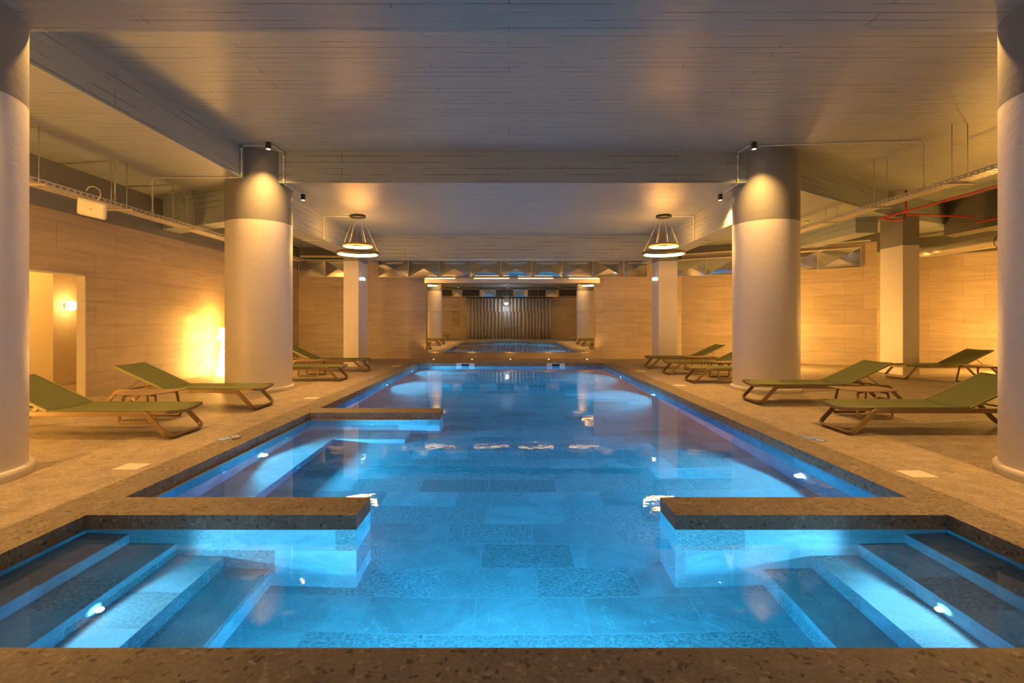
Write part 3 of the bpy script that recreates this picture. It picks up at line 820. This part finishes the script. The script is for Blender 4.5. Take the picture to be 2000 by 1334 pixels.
def panels(p0, p1, n, zc, label, h=PH, off=.115):
    p0 = Vector((p0[0], p0[1], 0)); p1 = Vector((p1[0], p1[1], 0)); d = (p1 - p0) / n; L_ = d.length
    t = empty('panel_band', (p0.x, p0.y, zc), label, 'wall panelling', G9)
    rz = math.atan2(d.y, d.x)
    for k in range(n):
        vs, fs = panel_mesh(L_ - .012, h, sd=k + int(abs(p0.x) * 10))
        m = MB(); m.add(vs, fs, 'chrome', False)
        m.add([(-L_ / 2 + .006, 0.0, -h / 2), (L_ / 2 - .006, 0.0, -h / 2), (L_ / 2 - .006, 0.0, h / 2), (-L_ / 2 + .006, 0.0, h / 2),
               (-L_ / 2 + .006, .03, -h / 2), (L_ / 2 - .006, .03, -h / 2), (L_ / 2 - .006, .03, h / 2), (-L_ / 2 + .006, .03, h / 2)],
              [(4, 5, 6, 7)[::-1], (0, 4, 5, 1), (1, 5, 6, 2), (2, 6, 7, 3), (3, 7, 4, 0)], 'chrome')
        for sx in (-1, 1): m.box(sx * (L_ / 2) - .004 - .003 * sx, sx * (L_ / 2) + .004 - .003 * sx, -.012, .0, -h / 2, h / 2, 'tray_metal')
        m.box(-L_ / 2, L_ / 2, -.015, .02, h / 2, h / 2 + .02, 'tray_metal'); m.box(-L_ / 2, L_ / 2, -.015, .02, -h / 2 - .02, -h / 2, 'tray_metal')
        for sx in (-1, 1): m.box(sx * (L_ / 2 - .1) - .02, sx * (L_ / 2 - .1) + .02, .03, off, -.05, .05, 'galvanised')
        o = m.build('metal_panel', t); c = d * (k + .5); o.location = (c.x, c.y, 0); o.rotation_euler = (0, 0, rz + random.uniform(-.03, .03))
PC = PZ + PH / 2
xs_c = (737 - CX) / F * 17.65, (1219 - CX) / F * 17.65
panels((xs_c[0], 17.69), (xs_c[1], 17.69), 8, PC, 'long band of faceted polished metal panels above the wall mirror, between the slim columns')
panels(((1219 - CX) / F * 17.65, 17.69), ((1265 - CX) / F * 17.65, 17.69), 1, PC, 'narrow faceted metal panel ending the long band just before the right slim column')
panels(((582 - CX) / F * 17.65, 17.69), ((687 - CX) / F * 17.65, 17.69), 2, PC, 'faceted metal panels between the far left round column and the left slim column')
panels((5.78, 17.80), (7.57, 16.85), 2, PC + .02, 'faceted metal panels between the right slim column and the far right round column')
panels((7.62, 16.83), (10.25, 14.90), 3, PC + .04, 'faceted metal panels right of the far right round column, ending before the square column')
# metal lining strips above / below the panels
def strip(name, pts, r, mat, lab, cat):
    m = MB(); m.sweep(pts, rect(r[0], r[1], 0.002), mat)
    for k in range(5):
        c = Vector(pts[0]).lerp(Vector(pts[1]), (k + .5) / 5); m.box(c.x - .01, c.x + .01, c.y, c.y + .28, c.z + r[0] - .008, c.z + r[0], mat); return tag(m.build(name), lab, cat)
strip('metal_channel', [(-4.3, 17.50, 3.445), (4.95, 17.50, 3.445)], (.026, .04), 'tray_metal', 'pale metal channel running above the middle faceted panels', 'channel')
strip('metal_channel', [(-7.1, 17.45, 3.52), (-4.85, 17.45, 3.50)], (.025, .04), 'tray_metal', 'pale metal channel above the faceted panels at far left', 'channel')
strip('metal_channel', [(5.7, 17.6, 3.58), (7.45, 16.7, 3.60), (10.35, 14.65, 3.62)], (.02, .03), 'tray_metal', 'pale metal channel above the faceted panels at far right', 'channel')
# floor uplights at back wall
G10 = 'tiny floor uplights below the mirror'
m = MB(); m.lathe([(0.001, 0.012), (0.03, 0.012)][::-1], 'floor_glow', 20, cap=False); m.lathe([(0.045, 0), (0.045, .012), (0.03, .012)], 'galvanised', 20, cap=False)
u0 = m.build('floor_uplight')
lamp('SPOT', 'uplight_lamp', u0, (0, 0, 0.03), 22, SPOTC, 0.03, (PI, 0, 0), 2.2, 0.6)
NAMES5 = ['leftmost', 'second from left', 'middle', 'second from right', 'rightmost']
def upl(o, k): o.location = (-2.57 + 1.31 * k, 17.5, 0); tag(o, NAMES5[k] + ' tiny glowing floor uplight under the wall mirror', 'uplight', G10)
upl(u0, 0)
for k in range(1, 5):
    c = u0.copy(); COL.objects.link(c)
    for ch in u0.children: d = ch.copy(); COL.objects.link(d); d.parent = c
    upl(c, k)
# small white lights on the slim columns
for x, s_, lab in ((-4.35, 1, 'small bright white light on the side of the left slim column'), (4.33, -1, 'small bright white light on the side of the right slim column')):
    t = empty('emergency_light', (x, 15.2, 2.56), lab, 'emergency light', 'white emergency lights')
    m = MB(); m.box(min(0, s_ * .05), max(0, s_ * .05), -.09, .09, -.05, .05, 'white_plastic'); m.build('housing', t)
    m = MB(); m.box(min(s_ * .05, s_ * .056), max(s_ * .05, s_ * .056), -.07, .07, -.035, .035, 'white_glow'); m.box(-.03 + s_ * .025, .03 + s_ * .025 - (.0), -.096, -.09, -.035, .035, 'white_glow'); m.build('lens', t)
# ================================================================== SOCKETS
def socket(p, rz, lab, hole=False):
    t = empty('wall_socket', p, lab, 'socket', 'white wall sockets', rz)
    m = MB(); m.box(-.04, .04, -.010, 0, -.04, .04, 'white_plastic'); m.build('plate', t, bevel=.003)
    m = MB(); m.lathe([(0.022, 0.010), (0.022, 0.012), (0.001, 0.012)], 'slot_dark' if hole else 'white_plastic', 20, axis='-y', cap=False); m.build('insert', t)
socket((7.25, 17.10, .33), math.atan2(-.85, 1.6), 'white wall socket with dark centre between the far right loungers and column', True)
socket((8.83, 16.02, .33), math.atan2(-2.2, 3.0), 'white wall socket right of the far right round column')
socket((12.35, 15.60, .25), math.atan2(1.0, 2.0), 'white wall socket just right of the square column')
socket((-7.30, 12.05, .30), PI / 2, 'white wall socket beside the left floor lamp')
m = MB(); m.tube([(-7.28, 12.05, .3), (-7.24, 12.1, .29), (-7.15, 12.3, .12), (-7.1, 12.4, .02), (-7.05, 12.2, .01), (-7.0, 12.15, .01), (-7.05, 12.3, .015)], .006, 'cord', 6)
tag(m.build('power_cord'), 'dark power cord coiled beside the glowing floor lamp', 'cord')
# ================================================================== CABLE TRAYS
def tray(xa, xb, z, y0, y1, side, rods, lab):
    t = empty('cable_tray', ((xa + xb) / 2, y0, z), lab, 'cable tray', 'perforated cable trays under the ceiling')
    lo, hi = min(xa, xb) - (xa + xb) / 2, max(xa, xb) - (xa + xb) / 2
    L_ = y1 - y0
    m = MB()                          # perforated: ladder of webs and real slots
    pitch = 0.11; n = int(L_ / pitch)
    for k in range(n):
        y = k * pitch
        m.box(lo, hi, y + .07, y + pitch, 0, .002, 'tray_metal')
        for q in range(6):
            xx = lo + (hi - lo) * q / 5.0
            m.box(xx - .010, xx + .010, y, y + .07, 0, .002, 'tray_metal')
    m.build('tray_bottom', t)
    for xx in (lo, hi):
        m = MB(); s0 = -.001
        m.box(xx - .0015, xx + .0015, 0, L_, 0, .022, 'tray_metal'); m.box(xx - .0015, xx + .0015, 0, L_, .048, .07, 'tray_metal')
        for k in range(n): m.box(xx - .0015, xx + .0015, k * pitch + .065, (k + 1) * pitch, .022, .048, 'tray_metal')
        m.build('tray_side', t)
    for (y, zt) in rods:
        for xx in (lo + .01, hi + .02):
            m = MB(); m.tube([(xx, y - y0, -.03), (xx, y - y0, zt - z)], .006, 'galvanised', 6); m.build('hanger_rod', t)
        m = MB(); m.sweep([(lo - .06, y - y0, -.018), (hi + .12, y - y0, -.018)], rect(.012, .016, .002), 'tray_metal'); m.build('bracket', t)
    return t
tray(7.05, 7.29, 3.517, 3.2, 14.9, -1, [(4.6, Z2), (6.4, Z2), (8.16, Z2), (9.9, Z2), (11.4, Z1), (13.2, Z1)], 'perforated metal cable tray hanging under the right ceiling')
tray(-6.44, -6.20, 3.12, 2.6, 15.5, 1, [(3.4, Z1), (5.1, Z1), (6.73, Z1), (8.28, Z1), (10.05, Z1), (12.0, Z1), (13.8, Z1)], 'perforated metal cable tray hanging under the left ceiling')
# access point
t = empty('wifi_box', (-6.12, 7.52, 2.96), 'white rounded plastic box hanging from the left cable tray', 'wireless box'); t.rotation_euler = (0.35, 0.22, 0.25)
m = MB(); m.box(-.19, .19, -.035, .035, -.13, .13, 'white_plastic'); m.build('housing', t, bevel=.035)
m = MB(); m.lathe([(0.012, .036), (0.012, .038), (.001, .038)], 'galvanised', 16, axis='-y', cap=False); m.build('logo_dot', t)
m = MB(); m.tube([(.05, 0, .12), (.10, 0, .22), (.08, 0, .30), (.0, 0, .33), (-.06, 0, .30), (-.09, 0, .24)], .006, 'white_plastic', 6); m.build('cable', t)
# ================================================================== CONDUITS
G11 = 'surface conduits on the ceiling'
def conduit(pts, lab, r=.011, fr=.08, mat='white_plastic', joints=()):
    m = MB(); m.tube(fillet(pts, fr, 5), r, mat, 8)
    for j in joints: m.tube([Vector(j[0]), Vector(j[1])], r * 1.6, 'green_joint', 8)
    for a, b in zip(pts[:-1], pts[1:]):
        a = Vector(a); b = Vector(b)
        if (b - a).length > .5:
            for k in (0.12, .5, .88):
                c = a.lerp(b, k); m.box(c.x - .015, c.x + .015, c.y - .015, c.y + .015, c.z - .015, c.z + .015, mat)
    return tag(m.build('conduit'), lab, 'conduit', G11)
cz = Z2 - .017
conduit([(-6.32, 9.08, 3.18), (-6.32, 9.08, Z1 - .017), (-4.745, 9.08, Z1 - .017), (-4.745, 9.08, cz), (-4.33, 9.08, cz)], 'white conduit stepping from the left tray over the beam to the column spotlight')
conduit([(-4.20, 9.10, cz), (-4.17, 9.485, cz), (-4.17, 9.485, Z1 - .017), (-4.17, 10.1, Z1 - .017)], 'white conduit from the left column spotlight down under the cross beam', fr=.04)
conduit([(7.17, 8.85, 3.56), (7.17, 8.85, cz), (4.45, 9.10, cz)], 'long white conduit running right from the right column spotlight to the tray')
conduit([(4.27, 9.10, cz), (4.24, 9.485, cz), (4.24, 9.485, Z1 - .017), (4.25, 10.1, Z1 - .017)], 'white conduit from the right column spotlight down under the cross beam', fr=.04)
conduit([(-4.31, 3.3, Z1 - .017), (-4.31, 4.53, Z1 - .017)], 'white conduit under the nearest beam above the near left column')
conduit([(4.40, 3.3, Z1 - .017), (4.40, 4.53, Z1 - .017)], 'white conduit under the nearest beam above the near right column')
conduit([(-3.85, 12.4, Z1 - .017), (-4.50, 12.4, Z1 - .017), (-4.50, 12.4, 3.275), (-5.0, 12.4, 3.275)], 'white conduit from the left ring pendant over the side beam', fr=.04)
conduit([(3.95, 12.4, Z1 - .017), (4.48, 12.4, Z1 - .017), (4.48, 12.4, 3.245), (4.9, 12.4, 3.245)], 'white conduit from the right ring pendant over the side beam', fr=.04)
conduit([(-7.28, 8.3, Z1 - .017), (-6.28, 8.16, Z1 - .017), (-6.28, 8.16, 3.16)], 'grey conduit bending down to the left tray, nearest the wireless box', mat='galvanised')
conduit([(-7.28, 9.7, Z1 - .017), (-6.30, 9.6, Z1 - .017), (-6.30, 9.6, 3.16)], 'grey conduit bending down to the left tray, second one back', mat='galvanised')
conduit([(-7.28, 10.4, Z1 - .017), (-6.40, 10.2, Z1 - .017), (-6.40, 10.2, 3.21)], 'grey conduit bending down to the left tray, by the cross beam', mat='galvanised')
for p, q in (((-4.745, 9.08, Z2 - .06), (-4.70, 9.08, Z2 - .016)), ((-4.745, 9.08, Z1 + .02), (-4.79, 9.08, Z1 - .016)), ((-4.17, 9.48, Z1 + .03), (-4.17, 9.51, Z1 - .02)),
             ((-4.17, 9.47, Z2 - .02), (-4.17, 9.486, Z2 - .07)), ((4.24, 9.48, Z1 + .03), (4.24, 9.51, Z1 - .02)), ((4.24, 9.47, Z2 - .02), (4.24, 9.486, Z2 - .07)),
             ((-4.31, 4.50, Z1 - .016), (-4.31, 4.55, Z1 - .0)), ((4.40, 4.50, Z1 - .016), (4.40, 4.55, Z1 - .0)), ((-3.86, 12.4, Z1 - .017), (-3.90, 12.4, Z1 - .017)), ((-4.50, 12.4, 3.30), (-4.52, 12.4, 3.27))):
    m = MB(); m.tube([p, q], .016, 'green_joint', 8); tag(m.build('conduit_joint'), 'small green cable bend where white conduit turns over a beam edge', 'conduit joint', 'green conduit bends')
# red sprinkler pipe
t = empty('fire_pipe', (9.5, 12.25, Z2), 'red fire pipe under the right ceiling, elbowing round the square column', 'pipe')
def rel(pts): return [Vector(p) - Vector((9.5, 12.25, Z2)) for p in pts]
m = MB(); m.tube(rel([(8.9, 5.0, 3.76), (8.87, 12.2, 3.76)]), .022, 'red_paint', 10); m.build('pipe_run', t)
m = MB(); m.tube(rel([(8.87, 12.2, 3.76), (9.32, 12.25, 3.72), (9.46, 12.25, 3.74), (9.48, 12.25, 3.87), (11.2, 12.3, 3.81), (11.22, 12.3, 3.68), (11.3, 11.0, 3.68), (11.3, 7.0, 3.68)]), .020, 'red_paint', 10); m.build('pipe_branch', t)
m = MB(); m.tube(rel([(9.50, 12.25, 3.87), (9.50, 12.25, Z2)]), .024, 'red_paint', 10); m.build('riser', t)
# silver duct
t = empty('air_duct', (12.2, 15.0, 3.32), 'silver spiral air duct running along the top of the right wall', 'duct')
dp = [Vector(p) - Vector((12.2, 15.0, 3.32)) for p in ((11.2, 14.8, 3.28), (12.25, 14.9, 3.31), (12.55, 13.4, 3.36), (12.9, 10.0, 3.38), (13.2, 5.0, 3.38))]
m = MB(); dd = fillet(dp, .5, 8); m.tube(dd, .15, 'galvanised', 20)
m.build('duct_pipe', t)
for k in range(8):
    a = Vector((12.55, 13.4, 3.36)).lerp(Vector((12.9, 10.0, 3.38)), k / 8) - Vector((12.2, 15, 3.32)); m = MB(); m.tube([a, a + Vector((.003, -.02, 0))], .156, 'galvanised', 20); m.build('seam_ring', t)
m = MB(); m.tube([(.38, -1.9, .16), (.38, -1.9, Z2 - 3.32)], .005, 'galvanised', 6); m.build('hanger_rod', t)
m = MB(); m.tube([Vector((.37, -1.9, .02)) + Vector((.165 * math.cos(a), 0, .165 * math.sin(a))) for a in [2 * PI * k / 20 for k in range(20)]], .008, 'slot_dark', 6, closed=True); m.build('clamp', t)
# smoke detector
m = MB(); m.lathe([(0.001, 0), (0.06, 0), (0.06, -.02), (0.045, -.045), (0.001, -.05)], 'white_plastic', 28, cap=False)
o = tag(m.build('smoke_detector'), 'white round detector on the ceiling right of the far right column', 'smoke detector'); o.location = (7.62, 13.1, Z1)
# ================================================================== REAR OF THE ROOM (seen in the mirror)
m = MB(); n = 420; vs = []; fs = []
for i in range(n + 1):
    x = -3.1 + 6.3 * i / n
    a = x * 2 * PI / 0.25
    y = REAR + .16 + -.0 + .11 * math.sin(a + .8 * math.sin(x * 3.1)) + .012 * math.sin(2.3 * a)
    for j, z in enumerate((0.03, 1.0, 2.0, 3.02)):
        vs.append((x + .02 * math.sin(j * 1.3 + x * 5), y, z))
for i in range(n):
    for j in range(3): a = i * 4 + j; fs.append((a, a + 1, a + 5, a + 4))
m.add(vs, fs, 'curtain', True); c = m.build('curtain')
sm = c.modifiers.new('s', 'SOLIDIFY'); sm.thickness = .006
tag(c, 'long pleated grey beige curtain behind the camera, seen in the mirror', 'curtain')
m = MB(); m.tube([(-3.2, REAR + .15, 3.06), (3.3, REAR + .15, 3.06)], .02, 'black_metal', 10); tag(m.build('curtain_rail'), 'dark rail carrying the long curtain', 'curtain rail')
NM = ['leftmost', 'second', 'middle', 'fourth', 'rightmost']
for k, x in enumerate((-4.86, -2.8, -.27, 2.1, 4.4)):
    t = empty('vent_grille', (x, REAR + .05, 3.45), NM[k] + ' dark grille above the curtain wall in the mirror', 'vent', 'grilles above the curtain')
    m = MB(); m.box(-.6, .6, -.04, .0, -.25, .25, 'grille')
    for q in range(12): m.box(-.57, .57, 0, .012, -.23 + q * .04, -.215 + q * .04, 'grille')
    m.build('louvre', t)
    m = MB()
    for bx_ in ((-.63, .63, .25, .28), (-.63, .63, -.28, -.25)): m.box(bx_[0], bx_[1], -.04, .03, bx_[2], bx_[3], 'galvanised')
    m.build('frame', t)
tp = empty('panel_band', (0, REAR, 3.42), 'faceted metal panels between dark grilles above the curtain, seen in the mirror', 'wall panelling')
rp = [(-6.9, -5.5), (-4.2, -3.45), (-2.15, -.92), (.38, 1.45), (2.75, 3.75), (5.05, 6.6)]
for (a, b) in rp:
    vs, fs = panel_mesh(b - a, .55, sd=int(a * 10)); m = MB(); m.add(vs, fs, 'chrome')
    m.box(-(b - a) / 2, (b - a) / 2, .0, .03, -.275, .275, 'chrome')
    o = m.build('metal_panel', tp); o.location = ((a + b) / 2, .035, 0); o.rotation_euler = (0, 0, PI)
t = empty('emergency_light', (-0.15, REAR + .35, 2.62), 'bright white light in front of the curtain, seen in the mirror', 'emergency light', 'white emergency lights')
m = MB(); m.box(-.16, .16, -.03, .03, -.07, .07, 'white_plastic'); m.build('housing', t)
m = MB(); m.box(-.14, .14, .03, .036, -.05, .05, 'white_glow'); m.build('lens', t)
m = MB(); m.tube([(0, 0, .07), (0, 0, Z1 - 2.62)], .008, 'galvanised', 6); m.build('stem', t)
lamp('POINT', 'lamp', t, (0, .15, 0), 30, (.75, .9, 1), .06)
t = empty('wall_notice', (-3.95, REAR + .004, 1.7), 'column of dark lettering on the wall beside the curtain, in the mirror', 'wall lettering')
m = MB(); rr = random.Random(3)
for k in range(26):
    z = .85 - k * .065
    if k in (5, 6, 13): continue
    x = -.3
    while x < .3:
        w_ = rr.uniform(.04, .12); m.box(x, min(x + w_, .32), 0, .003, z, z + .025, 'notice'); x += w_ + .03
    if rr.random() < .2: continue
m.build('lettering', t)
